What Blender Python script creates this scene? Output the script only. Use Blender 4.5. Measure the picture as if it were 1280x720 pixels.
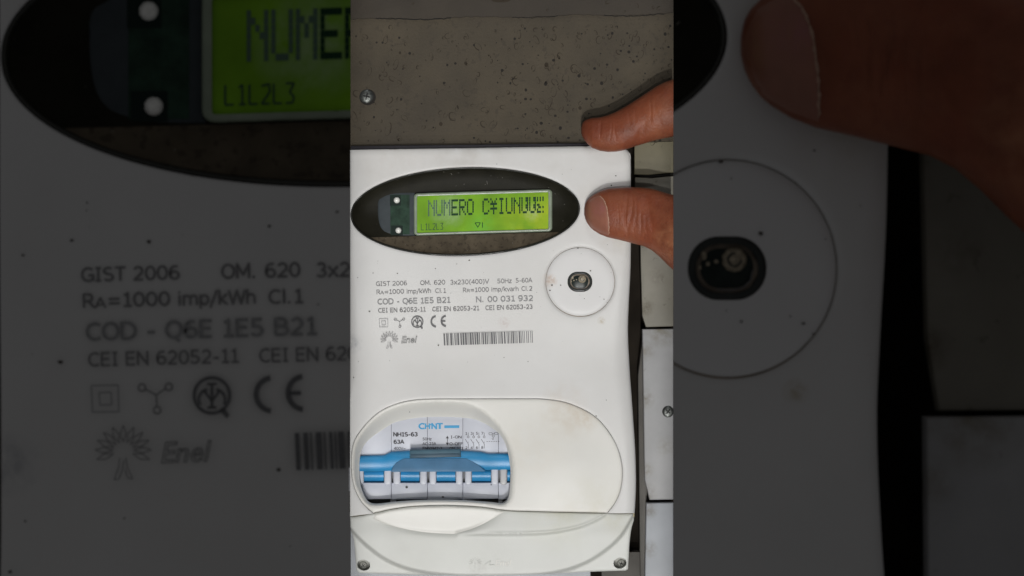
import bpy, bmesh, math, random
import numpy as np
from mathutils import Vector, Matrix
from mathutils.geometry import delaunay_2d_cdt
random.seed(7); rng = np.random.default_rng(7)
for o in list(bpy.data.objects): bpy.data.objects.remove(o)
C = bpy.context.scene.collection
scene = bpy.context.scene

# ---------------------------------------------------------------- units
# one unit = half a millimetre; x right, y down, h = height off the wall towards the viewer
S = 0.0005
H = 60.0            # height of the meter's front face above the wall
D = 4000.0          # viewing distance from that face
GAP = 3000.0        # the enlarged copy stands this much further back
BS = 3.168 * (D + GAP) / D
DB = D / 3.168

def W(x, y, h): return Vector(((x - 640) * S, -h * S, (360 - y) * S))
def P(x, y, h, d=D):
    k = (d - (h - H)) / d
    return Vector(((x - 640) * k * S, -h * S, (360 - y) * k * S))
BOFF = (-(H + D) + D + GAP + H * BS) * S    # y shift of the enlarged copy

# ---------------------------------------------------------------- camera
cam_d = bpy.data.cameras.new('camera'); cam = bpy.data.objects.new('camera', cam_d); C.objects.link(cam)
cam.location = (0, -(H + D) * S, 0); cam.rotation_euler = (math.radians(90), 0, 0)
cam_d.sensor_width = 36; cam_d.lens = 36 * D / 1280; cam_d.clip_start = .01; cam_d.clip_end = 100
cam_d.dof.use_dof = True; cam_d.dof.focus_distance = D * S; cam_d.dof.aperture_fstop = 22
scene.camera = cam
# ---------------------------------------------------------------- world and lamps
w = bpy.data.worlds.new('World'); scene.world = w; w.use_nodes = True
bg = w.node_tree.nodes['Background']; bg.inputs[0].default_value = (1.0, 1.0, 1.02, 1); bg.inputs[1].default_value = 0.062
scene.view_settings.view_transform = 'Standard'; scene.view_settings.look = 'None'
scene.view_settings.exposure = 0; scene.view_settings.gamma = 1

def strip_lamp(elev, dist, irradiance, spread, col, height=1100, width=424, yc=370, xoff=0):  # added lamp, kept narrow so the copy at the sides stays dim
    """narrow added beam on the centre strip, elev degrees below the viewing axis"""
    l = bpy.data.lights.new('added_strip_beam', 'AREA'); l.shape = 'RECTANGLE'
    l.size = width * S; l.size_y = height * math.cos(math.radians(elev)) * S
    l.spread = math.radians(spread); l.color = col
    l.energy = irradiance * (l.size * l.size_y)
    o = bpy.data.objects.new('added_strip_beam', l); C.objects.link(o)
    e = math.radians(elev)
    tgt = W(640 + xoff, yc, H); dirv = Vector((0, -math.cos(e), -math.sin(e)))
    o.location = tgt + dirv * dist * S
    o.rotation_euler = (-dirv).to_track_quat('-Z', 'Z').to_euler()
    return o
K = .98
for e_, i_ in ((7, .46), (13, .14), (19.5, 1.05), (25, .28), (31, .16), (40, .20)):
    strip_lamp(e_, 4700, i_ * K, 1.4, (1, .988, .965), height=1000)
strip_lamp(-36, 4700, .20 * K, 1.4, (.97, .985, 1), height=1000)
strip_lamp(-58, 3000, .12 * K, 2.2, (.97, .985, 1))

# ---------------------------------------------------------------- materials
def nodes(name):
    m = bpy.data.materials.new(name); m.use_nodes = True
    nt = m.node_tree; b = nt.nodes['Principled BSDF']
    return m, nt, b
def mat(name, col, rough=.5, var=.06, vscale=60, bump=.0, bscale=900, stains_and_shading=(), metal=0, spec=.5, coat=0,
        sss=0, fine=0, fcol=None, fthr=.62, fscale=700, cmul=None):
    """procedural paint: base colour with cloudy variation, fine specks, local patches of stain or painted light (px, py, radius, colour, amount)"""
    m, nt, b = nodes(name); N = nt.nodes; L = nt.links
    tc = N.new('ShaderNodeTexCoord'); obj = tc.outputs['Object']
    def noise(scale, det=4, rough_=.55):
        n = N.new('ShaderNodeTexNoise'); n.inputs['Scale'].default_value = scale; n.inputs['Detail'].default_value = det
        n.inputs['Roughness'].default_value = rough_; L.new(obj, n.inputs['Vector']); return n.outputs['Fac']
    def ramp(src, a, b_):
        r = N.new('ShaderNodeMapRange'); r.inputs['From Min'].default_value = a; r.inputs['From Max'].default_value = b_
        L.new(src, r.inputs['Value']); return r.outputs['Result']
    def mix(fac, a, b_):
        x = N.new('ShaderNodeMix'); x.data_type = 'RGBA'
        if isinstance(fac, (int, float)): x.inputs[0].default_value = fac
        else: L.new(fac, x.inputs[0])
        for i, v in ((6, a), (7, b_)):
            if isinstance(v, tuple): x.inputs[i].default_value = (*v[:3], 1)
            else: L.new(v, x.inputs[i])
        return x.outputs[2]
    def mul(a, b_):
        x = N.new('ShaderNodeMath'); x.operation = 'MULTIPLY'
        for i, v in ((0, a), (1, b_)):
            if isinstance(v, (int, float)): x.inputs[i].default_value = v
            else: L.new(v, x.inputs[i])
        return x.outputs[0]
    lo = tuple(c * (1 - var) for c in col); hi = tuple(min(1, c * (1 + var)) for c in col)
    c = mix(ramp(noise(vscale), .3, .7), lo, hi)
    if cmul: c = mix(mul(ramp(noise(vscale * .35, 5, .6), .45, .75), cmul[1]), c, cmul[0])
    if fine: c = mix(mul(ramp(noise(fscale, 3), fthr, fthr + .06), fine), c, fcol)
    for (px, py, r, sc, am) in stains_and_shading:
        d = N.new('ShaderNodeVectorMath'); d.operation = 'DISTANCE'
        mv = N.new('ShaderNodeVectorMath'); mv.operation = 'MULTIPLY'; mv.inputs[1].default_value = (1, 0, 1)
        L.new(obj, mv.inputs[0]); L.new(mv.outputs[0], d.inputs[0])
        p = W(px, py, 0); d.inputs[1].default_value = (p.x, 0, p.z)
        f = ramp(d.outputs['Value'], r * S, r * S * .1)
        c = mix(mul(mul(f, ramp(noise(260 * 20 / max(r, 8), 4), .3, .65)), am), c, sc)
    L.new(c, b.inputs['Base Color'])
    b.inputs['Roughness'].default_value = rough; b.inputs['Metallic'].default_value = metal
    b.inputs['Specular IOR Level'].default_value = spec; b.inputs['Coat Weight'].default_value = coat
    if sss:
        b.inputs['Subsurface Weight'].default_value = sss; b.inputs['Subsurface Radius'].default_value = (1, .35, .2)
        b.inputs['Subsurface Scale'].default_value = .0025
    if bump:
        bp = N.new('ShaderNodeBump'); bp.inputs['Strength'].default_value = bump; bp.inputs['Distance'].default_value = .0004
        L.new(noise(bscale, 5), bp.inputs['Height']); L.new(bp.outputs[0], b.inputs['Normal'])
    return m

TAN = (.50, .38, .24); GRIME = (.22, .19, .15)
M = {}
M['housing'] = mat('white_housing_plastic', (.695, .69, .68), .42, .035, 30, .14, 1500, cmul=((.60, .585, .555), .45), fine=.30, fcol=GRIME, fthr=.735, fscale=520,
    stains_and_shading=[(630, 404, 9, (.45, .33, .30), .55), (752, 401, 6, (.40, .32, .18), .7), (688, 350, 12, (.55, .42, .30), .6),
            (705, 505, 34, TAN, .30), (742, 250, 26, (.6, .55, .45), .35), (580, 192, 75, (.42, .385, .34), .5), (700, 215, 90, (.56, .54, .51), .5), (470, 215, 70, (.56, .54, .51), .5),  # wide grey patches up top paint the weaker light there
            (770, 300, 24, (.58, .55, .47), .5), (441, 430, 14, (.35, .36, .38), .7), (500, 188, 60, (.5, .45, .4), .35)])  # bluish patch paints the shade of the rounded left edge
M['cover'] = mat('warm_white_cover_plastic', (.755, .745, .705), .40, .03, 30, .10, 1500, fine=.25, fcol=GRIME, fthr=.745, fscale=480,
    stains_and_shading=[(712, 515, 42, TAN, .40), (735, 520, 20, TAN, .45), (660, 560, 60, (.66, .6, .5), .3), (740, 640, 60, (.55, .52, .36), .35)])
M['lower'] = mat('grey_white_cover_plastic', (.625, .635, .605), .42, .04, 30, .14, 1500, cmul=((.53, .535, .49), .4), fine=.3, fcol=GRIME, fthr=.74, fscale=480,
    stains_and_shading=[(700, 640, 60, (.50, .50, .34), .4), (500, 690, 60, (.5, .5, .47), .3), (597, 712, 14, (.35, .33, .3), .4), (770, 650, 30, (.5, .48, .33), .35)])
M['disc'] = mat('white_disc_plastic', (.73, .725, .72), .45, .02, 40, .06, 1500, stains_and_shading=[(688, 351, 10, (.5, .33, .22), .8)])
M['seam'] = mat('brown_grime_in_seam', (.22, .18, .14), .8, .5, 120)
M['ink'] = mat('grey_print', (.215, .21, .215), .6, .2, 900)
M['ink_light'] = mat('light_grey_print', (.30, .30, .305), .6, .2, 900)
M['ink_dark'] = mat('dark_grey_print', (.15, .15, .155), .6, .15, 900)
M['black'] = mat('black_print', (.045, .045, .055), .6)
M['speck'] = mat('dirt_speck', (.06, .05, .04), .9)
M['smoke'] = mat('smoked_black_bezel', (.017, .016, .011), .4, .25, 80, .1, 500, spec=.04, fine=.5, fcol=(.09, .08, .06), fthr=.71, fscale=620)
M['brown_sheen'] = mat('brown_sheen_lower_bezel', (.088, .070, .047), .5, .3, 110, .2, 900, spec=.15, fine=.5, fcol=(.028, .02, .014), fthr=.56, fscale=420)  # brown base paints the reflection on the lower bezel; specks are dirt
M['rimdark'] = mat('bezel_edge', (.02, .02, .015), .35)
M['sensor'] = mat('blue_grey_sensor_window', (.050, .060, .066), .45, .15, 120, spec=.1, stains_and_shading=[(503, 268, 14, (.03, .075, .05), .9), (504, 262, 5, (.16, .15, .10), .8), (504, 272, 5, (.20, .20, .17), .8)])
M['pcb'] = mat('green_board', (.022, .048, .032), .5, .4, 250, spec=.1)
M['pcbdark'] = mat('dark_green_board', (.010, .020, .016), .5, spec=.1)
M['led'] = mat('white_led_lens', (.85, .85, .80), .2, .12, 900, spec=.8)
M['lcdrim'] = mat('silver_green_lcd_frame', (.25, .30, .22), .3, .12, 150, .2, 500)
M['lcd'] = mat('lime_lcd', (.20, .42, .020), .5, .2, 60, spec=.12, stains_and_shading=[(675, 275, 60, (.42, .53, .02), .95), (560, 262, 26, (.37, .50, .28), .95), (600, 282, 20, (.15, .50, .06), .8), (665, 265, 14, (.5, .6, .3), .7)])  # pale patches paint window glare into the screen colour
M['lcddot'] = mat('lcd_dark_segment', (.012, .05, .022), .5, spec=.1)
M['lcdmid'] = mat('lcd_grey_segment', (.05, .10, .06), .5, spec=.1)
M['lcdfaint'] = mat('lcd_faded_segment', (.10, .17, .12), .5, spec=.1)
M['portdark'] = mat('port_black_plastic', (.028, .032, .030), .3, .2, 200, spec=.3)
M['portlens'] = mat('port_green_window', (.016, .024, .021), .3, .4, 300, spec=.2)
M['glint'] = mat('lens_and_painted_glare', (.34, .29, .21), .35, .5, 1500, .5, 1500, spec=.3)
M['concrete'] = mat('shaded_stained_wall_paint', (.065, .051, .0315), .75, .2, 40, .7, 600, fine=.5, fcol=(.038, .029, .019), fthr=.60, fscale=260, cmul=((.047, .038, .027), .7))  # dark base paints the hood's shade over the wall
M['ledge'] = mat('ledge_grey_wall_paint', (.045, .036, .026), .8, .15, 40, .5, 500, cmul=((.036, .030, .025), .6))
M['pit'] = mat('wall_pit', (.034, .025, .015), .9)
M['pitdark'] = mat('wall_pit_dark', (.016, .013, .010), .9)
M['crack'] = mat('crack_black', (.008, .007, .006), .9)
M['gasket'] = mat('purple_grey_backplate', (.055, .050, .062), .5, .2, 60)
M['slot'] = mat('gap_shade_paint', (.016, .013, .010), .7, .4, 40, spec=.03) #, .7, .4, 40)
M['channel'] = mat('grey_channel_side', (.085, .078, .068), .6, .3, 30)
M['well'] = mat('grey_white_well', (.42, .42, .39), .6, .2, 200)
M['plaster'] = mat('olive_beige_panel', (.185, .165, .105), .6, .2, 40, .3, 300, fine=.5, fcol=(.10, .09, .06), fthr=.66, fscale=260)
M['plaster2'] = mat('grey_beige_panel', (.235, .222, .185), .6, .14, 40, .3, 300, fine=.5, fcol=(.10, .09, .06), fthr=.66, fscale=260, cmul=((.13, .115, .08), .6), stains_and_shading=[(810, 385, 12, (.10, .08, .05), .9), (802, 300, 16, (.10, .085, .06), .9), (825, 345, 14, (.14, .12, .09), .8)])
M['panel'] = mat('pale_grey_panel', (.37, .37, .375), .5, .10, 40, .15, 500, fine=.4, fcol=(.18, .17, .15), fthr=.70, fscale=300, stains_and_shading=[(808, 440, 14, (.22, .2, .16), .8), (809, 590, 12, (.25, .23, .18), .8), (828, 412, 26, (.20, .18, .13), .9), (806, 500, 16, (.2, .18, .14), .9), (835, 560, 16, (.29, .28, .25), .8), (810, 620, 16, (.2, .18, .15), .8)])
M['panel2'] = mat('blue_white_panel', (.43, .45, .48), .5, .08, 40, .1, 500, stains_and_shading=[(812, 640, 14, (.2, .18, .15), .9), (812, 690, 14, (.24, .22, .2), .8)], fine=.3, fcol=(.18, .17, .15), fthr=.72, fscale=300)
M['screw'] = mat('zinc_screw', (.22, .23, .22), .35, .3, 600, metal=.8)
M['screwlight'] = mat('worn_zinc_screw', (.42, .42, .39), .5, .3, 900, metal=.4)
M['screwdark'] = mat('blackened_screw', (.09, .095, .09), .35, .4, 600, metal=.7)
M['slotblack'] = mat('screw_recess', (.01, .01, .01), .8)
M['bwhite'] = mat('lavender_white_breaker_plastic', (.60, .62, .69), .4, .03, 60, .05, 900)
M['bgrey'] = mat('warm_grey_lug_plastic', (.50, .50, .51), .4, .05, 60)
M['bblue'] = mat('blue_handle_plastic', (.026, .27, .56), .36, .10, 80, .1, 900, cmul=((.05, .25, .44), .4))
M['bblue3'] = mat('teal_grip_plastic', (.055, .125, .175), .5, .15, 120)
M['bblue4'] = mat('deep_teal_recess', (.03, .075, .115), .5, .15, 120)
M['bblue2'] = mat('faded_blue_handle_plastic', (.065, .19, .345), .5, .10, 120, .15, 900)
M['logo'] = mat('blue_print', (.03, .33, .62), .5)
M['cavity'] = mat('shadow_grey_plastic', (.16, .165, .18), .6)  # body plastic darkened to paint the shade between the lugs
M['seamlight'] = mat('yellowed_grime', (.34, .30, .20), .8, .4, 150)
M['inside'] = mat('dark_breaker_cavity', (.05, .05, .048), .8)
M['nail'] = mat('fingernail', (.31, .125, .082), .34, .10, 150, .08, 500, sss=.15, stains_and_shading=[(750, 262, 15, (.33, .12, .115), .8)])
M['cut'] = mat('nail_edge', (.46, .28, .20), .6, .3, 1500)
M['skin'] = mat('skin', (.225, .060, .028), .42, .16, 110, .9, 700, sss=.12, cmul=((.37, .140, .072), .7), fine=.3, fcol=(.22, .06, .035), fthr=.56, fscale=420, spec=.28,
    stains_and_shading=[(842, 305, 34, (.47, .20, .10), .9), (768, 250, 26, (.25, .075, .035), .6), (741, 158, 26, (.16, .04, .02), .8), (785, 160, 50, (.17, .046, .022), .8), (812, 150, 24, (.38, .12, .05), .5)])  # dark index patches paint shade on that finger, with some pressed redness

# ---------------------------------------------------------------- object helpers
def tag(o, label, cat, group=None):
    o['label'] = label; o['category'] = cat
    if group: o['group'] = group
    return o
def thing(name, label, cat, loc, group=None):
    o = bpy.data.objects.new(name, None); C.objects.link(o); o.location = loc; o.empty_display_size = .01
    return tag(o, label, cat, group)
def root_offset(o):
    v = Vector((0, 0, 0))
    while o: v += o.location; o = o.parent
    return v
def obj(name, me, m, parent=None, smooth=True, offset=None):
    if isinstance(me, bmesh.types.BMesh):
        b = me; me = bpy.data.meshes.new(name); b.normal_update(); b.to_mesh(me); b.free()
    me.name = name
    o = bpy.data.objects.new(name, me); C.objects.link(o)
    if m:
        me.materials.clear(); me.materials.append(m)
    if smooth: me.polygons.foreach_set('use_smooth', [True] * len(me.polygons))
    if parent:
        o.parent = parent; o.location = -root_offset(parent)   # meshes are drawn in place
    return o
def structure(o): o['kind'] = 'structure'; return o
def sharp(me_obj, ang=35):
    me_obj.data.set_sharp_from_angle(angle=math.radians(ang)); return me_obj

def spline(pts, n=6):
    """open Catmull-Rom through pts"""
    p = [np.array(q, float) for q in pts]; p = [2 * p[0] - p[1]] + p + [2 * p[-1] - p[-2]]
    out = []
    for i in range(1, len(p) - 2):
        for k in range(n):
            t = k / n
            out.append(.5 * (2 * p[i] + (p[i+1] - p[i-1]) * t + (2*p[i-1] - 5*p[i] + 4*p[i+1] - p[i+2]) * t*t + (3*p[i] - p[i-1] - 3*p[i+1] + p[i+2]) * t**3))
    out.append(p[-2]); return [tuple(q) for q in out]
def closed(pts, n=6):
    p = [np.array(q, float) for q in pts]; L_ = len(p); out = []
    for i in range(L_):
        a, b, c, d = p[i-1], p[i], p[(i+1) % L_], p[(i+2) % L_]
        for k in range(n):
            t = k / n
            out.append(tuple(.5 * (2*b + (c-a)*t + (2*a - 5*b + 4*c - d)*t*t + (3*b - a - 3*c + d)*t**3)))
    return out
def resample(poly, step):
    """closed polygon, even spacing, corners kept"""
    out = []
    for i, a in enumerate(poly):
        b = poly[(i+1) % len(poly)]; L_ = math.dist(a, b)
        if L_ < 1e-6: continue
        n = max(1, int(round(L_ / step)))
        for k in range(n): out.append((a[0] + (b[0]-a[0])*k/n, a[1] + (b[1]-a[1])*k/n))
    res = [out[0]]
    for q in out[1:]:
        if math.dist(q, res[-1]) > step * .35: res.append(q)
    if math.dist(res[-1], res[0]) < step * .35: res.pop()
    return res
def inside(pts, poly):
    x, y = pts[:, 0], pts[:, 1]; r = np.zeros(len(pts), bool); q = np.array(poly)
    x0, y0 = q[:, 0], q[:, 1]; x1, y1 = np.roll(x0, -1), np.roll(y0, -1)
    for a, b, c, d in zip(x0, y0, x1, y1):
        if b == d: continue
        r ^= ((b > y) != (d > y)) & (x < (c - a) * (y - b) / (d - b) + a)
    return r
def dist(pts, poly, close=True):
    q = np.array(poly, float); a = q if close else q[:-1]; b = np.roll(q, -1, 0) if close else q[1:]
    best = np.full(len(pts), 1e9)
    for s, e in zip(a, b):
        v = e - s; L2 = max(1e-9, v @ v)
        t = np.clip(((pts - s) @ v) / L2, 0, 1)
        best = np.minimum(best, np.hypot(*(pts - s - t[:, None] * v).T))
    return best
def offset_poly(poly, d):
    """positive d shrinks"""
    q = np.array(poly, float); nx = np.roll(q, -1, 0) - np.roll(q, 1, 0)
    n = np.stack([-nx[:, 1], nx[:, 0]], 1); n /= np.maximum(1e-9, np.linalg.norm(n, axis=1))[:, None]
    area = .5 * np.sum(q[:, 0] * np.roll(q[:, 1], -1) - np.roll(q[:, 0], -1) * q[:, 1])
    return q + n * d * (1 if area > 0 else -1)
def rrect(x0, y0, x1, y1, r, n=6, tilt=0):
    out = []
    for cx, cy, a0 in ((x1-r, y0+r, -90), (x1-r, y1-r, 0), (x0+r, y1-r, 90), (x0+r, y0+r, 180)):
        for k in range(n+1):
            a = math.radians(a0 + 90*k/n); out.append((cx + r*math.cos(a), cy + r*math.sin(a)))
    if tilt:
        cx, cy = (x0+x1)/2, (y0+y1)/2; t = math.radians(tilt)
        out = [(cx + (x-cx)*math.cos(t) - (y-cy)*math.sin(t), cy + (x-cx)*math.sin(t) + (y-cy)*math.cos(t)) for x, y in out]
    return out
def ellipse(cx, cy, a, b, n=64, tilt=0, power=2):
    t = math.radians(tilt); out = []
    for k in range(n):
        u = 2*math.pi*k/n; c, s = math.cos(u), math.sin(u)
        x = a * math.copysign(abs(c)**(2/power), c); y = b * math.copysign(abs(s)**(2/power), s)
        out.append((cx + x*math.cos(t) - y*math.sin(t), cy + x*math.sin(t) + y*math.cos(t)))
    return out

def panel(name, outer, holes, hfun, m, parent, step=6, rings=(.8, 1.8, 3.2, 5.5), hole_rings=(.8, 1.8, 3.2), extra=(), skirt=8, hskirt=None,
          estep=2.0, proj=True):
    """moulded sheet: outline with holes, height field hfun(pts, d_outer, d_hole), sides turned back by skirt"""
    outer = resample(outer, estep); holes = [resample(h, estep) for h in holes]
    bound = [np.array(outer)] + [np.array(h) for h in holes]
    x0, y0 = bound[0].min(0); x1, y1 = bound[0].max(0)
    gx, gy = np.meshgrid(np.arange(x0, x1, step), np.arange(y0, y1, step)); gx = gx + (np.arange(gx.shape[0]) % 2)[:, None] * step/2
    g = np.stack([gx.ravel(), gy.ravel()], 1)
    cand = [g]
    for r in rings: cand.append(offset_poly(outer, r))
    for h in holes:
        for r in hole_rings: cand.append(offset_poly(h, -r))
    for e in extra: cand.append(np.array(e, float))
    cand = np.concatenate(cand)
    ok = inside(cand, outer)
    for h in holes: ok &= ~inside(cand, h)
    cand = cand[ok]
    db = dist(cand, outer)
    for h in holes: db = np.minimum(db, dist(cand, h))
    cand = cand[db > .45]
    allp = np.concatenate(bound + [cand]); nb = [len(b) for b in bound]
    edges = []; s = 0
    for n in nb:
        edges += [(s + i, s + (i+1) % n) for i in range(n)]; s += n
    vs, es, fs, ov, oe, of = delaunay_2d_cdt([Vector(p) for p in allp.tolist()], edges, [], 0, 1e-6)
    pts = np.array([tuple(v) for v in vs])
    f = np.array([t for t in fs if len(t) == 3]); cen = pts[f].mean(1)
    ok = inside(cen, outer)
    for h in holes: ok &= ~inside(cen, h)
    f = f[ok]
    do = dist(pts, outer); dh = np.full(len(pts), 1e9)
    for h in holes: dh = np.minimum(dh, dist(pts, h))
    hh = hfun(pts, do, dh)
    fn = P if proj else W
    verts = [fn(p[0], p[1], z) for p, z in zip(pts, hh)]
    faces = []
    for t in f:
        a, b, c = pts[t[0]], pts[t[1]], pts[t[2]]
        ar = (b[0]-a[0])*(c[1]-a[1]) - (b[1]-a[1])*(c[0]-a[0])
        faces.append(tuple(t) if ar < 0 else (t[0], t[2], t[1]))   # facing the viewer
    # skirts
    key = {tuple(np.round(p, 4)): i for i, p in enumerate(pts)}
    def ring(poly, depth):
        idx = [key.get(tuple(np.round(p, 4))) for p in poly]
        idx = [i for i in idx if i is not None]
        base = len(verts)
        for i in idx:
            v = verts[i].copy(); v.y += depth * S; verts.append(v)
        n = len(idx)
        for k in range(n): faces.append((idx[k], idx[(k+1) % n], base + (k+1) % n, base + k))
    if skirt: ring(bound[0], skirt)
    if hskirt:
        for b in bound[1:]: ring(b, hskirt)
    me = bpy.data.meshes.new(name); me.from_pydata(verts, [], faces); me.update()
    bm = bmesh.new(); bm.from_mesh(me)
    bmesh.ops.recalc_face_normals(bm, faces=bm.faces)
    # keep front facing the viewer
    ref = max(bm.faces, key=lambda q: q.calc_area()); 
    if sum(q.normal.y * q.calc_area() for q in bm.faces) > 0: bmesh.ops.reverse_faces(bm, faces=bm.faces)
    bm.to_mesh(me); bm.free()
    return sharp(obj(name, me, m, parent), 50)

def flat(name, polys, h, m, parent, d=D, thick=0):
    """filled flat shapes lying at height h"""
    bm = bmesh.new()
    for poly in polys:
        vs = [bm.verts.new(P(x, y, h, d)) for x, y in poly]
        try: f = bm.faces.new(vs)
        except ValueError: continue
        f.normal_update()
        if f.normal.y > 0: f.normal_flip()
        if thick:
            lo = [bm.verts.new(v.co + Vector((0, thick * S, 0))) for v in vs]
            n = len(vs)
            for i in range(n): bm.faces.new((vs[i], vs[(i+1) % n], lo[(i+1) % n], lo[i]))
    if thick: bmesh.ops.recalc_face_normals(bm, faces=bm.faces)
    return obj(name, bm, m, parent, smooth=False)
def stroke(pts, wd):
    """polyline -> list of quads of width wd"""
    out = []
    for a, b in zip(pts, pts[1:]):
        dx, dy = b[0]-a[0], b[1]-a[1]; L_ = math.hypot(dx, dy) or 1; nx, ny = -dy/L_*wd/2, dx/L_*wd/2
        out.append([(a[0]+nx, a[1]+ny), (b[0]+nx, b[1]+ny), (b[0]-nx, b[1]-ny), (a[0]-nx, a[1]-ny)])
    return out
def block(name, outline, h0, h1, m, parent, bev=1.2, d=D, segs=2, side=None):
    """solid prism with bevelled front edges; outline given where the front face is seen"""
    bm = bmesh.new()
    fr = [bm.verts.new(P(x, y, h1, d)) for x, y in outline]
    bk = [bm.verts.new(v.co + Vector((0, (h1-h0)*S, 0))) for v in fr]
    top = bm.faces.new(fr); n = len(fr)
    for i in range(n): bm.faces.new((fr[i], fr[(i+1) % n], bk[(i+1) % n], bk[i]))
    bm.faces.new(bk[::-1]); bmesh.ops.recalc_face_normals(bm, faces=bm.faces)
    if bev:
        es = list(top.edges)
        bmesh.ops.bevel(bm, geom=es, offset=bev*S, segments=segs, affect='EDGES', profile=.5)
    return sharp(obj(name, bm, m, parent), 40)
def rect(x0, y0, x1, y1): return [(x0, y0), (x1, y0), (x1, y1), (x0, y1)]
def join(name, objs):
    """several of my own meshes into one part"""
    base = objs[0]; bm = bmesh.new()
    for o in objs:
        me = o.data.copy(); bm.from_mesh(me); bpy.data.meshes.remove(me)
    bm.to_mesh(base.data); bm.free()
    for o in objs[1:]: bpy.data.objects.remove(o)
    base.name = name; return base

def text(name, s, x0, x1, base, cap, h, m, parent, tilt=-1.45, offset=0., shear=0, outline=0, natural=False):
    """lettering fitted between x0 and x1 with its baseline at base (left end) and capitals cap high"""
    cu = bpy.data.curves.new('lettering', 'FONT'); cu.body = s; cu.size = 1; cu.offset = offset; cu.shear = shear; cu.resolution_u = 3
    if outline: cu.fill_mode = 'NONE'; cu.bevel_depth = outline; cu.bevel_resolution = 0
    t = bpy.data.objects.new('tmp', cu); C.objects.link(t)
    dg = bpy.context.evaluated_depsgraph_get(); dg.update()
    me = bpy.data.meshes.new_from_object(t.evaluated_get(dg)); bpy.data.objects.remove(t)
    co = np.array([v.co[:] for v in me.vertices]); 
    xa, xb = co[:, 0].min(), co[:, 0].max(); capu = .729
    ti = math.radians(tilt); sx = (x1-x0)/(xb-xa); sy = cap/capu
    for v in me.vertices:
        u = (v.co.x - xa)*sx; q = v.co.y*sy
        px = x0 + u*math.cos(ti) + q*math.sin(ti); py = base + u*math.sin(ti) - q*math.cos(ti)
        v.co = P(px, py, h + max(0, v.co.z)*0)
    me.materials.clear()
    o = obj(name, me, m, parent, smooth=False)
    return o

def copy_part(o, parent):
    c = o.copy(); C.objects.link(c); c.parent = parent; c.matrix_parent_inverse = o.matrix_parent_inverse.copy()
    for ch in o.children: copy_part(ch, c)
    return c

# ================================================================ THE SETTING
def wall_rings(n, rx, ry, seeds=5):
    out_l, out_d = [], []
    r_ = random.Random(seeds)
    for k in range(n):
        x = r_.uniform(*rx); y = r_.uniform(*ry)
        if r_.random() < .35: x = r_.uniform(rx[0] + (rx[1]-rx[0])*.5, rx[1])
        a = r_.choice([1.0, 1.3, 1.7, 2.3, 3.0, 3.6]) * r_.uniform(.7, 1.25); b = a * r_.uniform(.9, 1.9); t = r_.uniform(-45, 30)
        if r_.random() < .42:
            out_d.append(ellipse(x, y, a*.5, a*.5*r_.uniform(.8, 1.2), 8)); continue
        ph = r_.uniform(0, 6.28); wv = r_.uniform(.4, .85)
        pts = []
        for j in range(14):
            u = 2*math.pi*j/14; k2 = 1 + .18*math.sin(2*u + ph)
            pts.append((u, a*math.cos(u)*k2, b*math.sin(u)*k2))
        tt = math.radians(t)
        def rot(px, py): return (x + px*math.cos(tt) - py*math.sin(tt), y + px*math.sin(tt) + py*math.cos(tt))
        for j in range(14):
            u, p0, q0 = pts[j]; _, p1, q1 = pts[(j+1) % 14]
            if math.sin(u + ph) > .86: continue
            wj = wv * (1.1 + .8*math.sin(u - ph)); L0 = math.hypot(p0, q0); L1 = math.hypot(p1, q1)
            out_l.append([rot(p0, q0), rot(p1, q1), rot(p1*(1-wj/L1), q1*(1-wj/L1)), rot(p0*(1-wj/L0), q0*(1-wj/L0))])
    return out_l, out_d

# wall strip carrying everything: concrete backing, cut square at both ends
HW = 36.0
wall = structure(block('wall', [(438.2, 15), (841.8, 15), (841.8, 176), (786, 178), (786, 300), (438.2, 300)], -30, HW, M['concrete'], None, bev=0))
pl, pd = wall_rings(420, (441, 840), (32, 178))
o = flat('pit', pl + [ellipse(x, y, r, r*1.15, 9) for x, y, r in ((500, 66, 1.6), (582, 79, 1.9), (551, 155, 2.3), (683, 81, 2.6), (725, 135, 2.1), (627, 49, 1.2))], HW + .25, M['pit'], wall); o['kind'] = 'stuff'
o = flat('pit', pd, HW + .35, M['pitdark'], wall); o['kind'] = 'stuff'
# upper ledge, its lower edge broken unevenly
up = [(438.2, -90), (841.8, -90)] ; lowe = []
for i in range(81):
    x = 841.8 - (841.8-438.2)*i/80
    y = 17.5 + (438.2 - x)*-.0 + 7.0*(841.8-x)/403 + random.uniform(-.9, .9) + 1.2*math.sin(x*.05)
    lowe.append((x, y))
structure(block('upper_wall', rect(438.2, -90, 841.8, 14.8), -30, HW - .4, M['ledge'], None, bev=0))
ledge = structure(block('ledge', up + lowe, HW + .6, HW + 5, M['ledge'], None, bev=.8))
gl, gd = wall_rings(30, (441, 840), (-20, 14), 9)
o = flat('pit', gl + [ellipse(626, 0, 12, 3.0, 14)], HW + 5.3, M['pit'], ledge); o['kind'] = 'stuff'
cr = []
for seg in ((470, 565), (640, 700), (755, 835)):
    p = []
    x = seg[0]
    while x < seg[1]:
        p.append((x, 17.9 + 7.0*(841.8-x)/403 + random.uniform(-.8, .8) + 1.2*math.sin(x*.05))); x += random.uniform(2, 5)
    cr += [q for q in stroke(p, random.uniform(.5, 1.1))]
flat('crack', cr, HW + 5.45, M['crack'], ledge)
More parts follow.
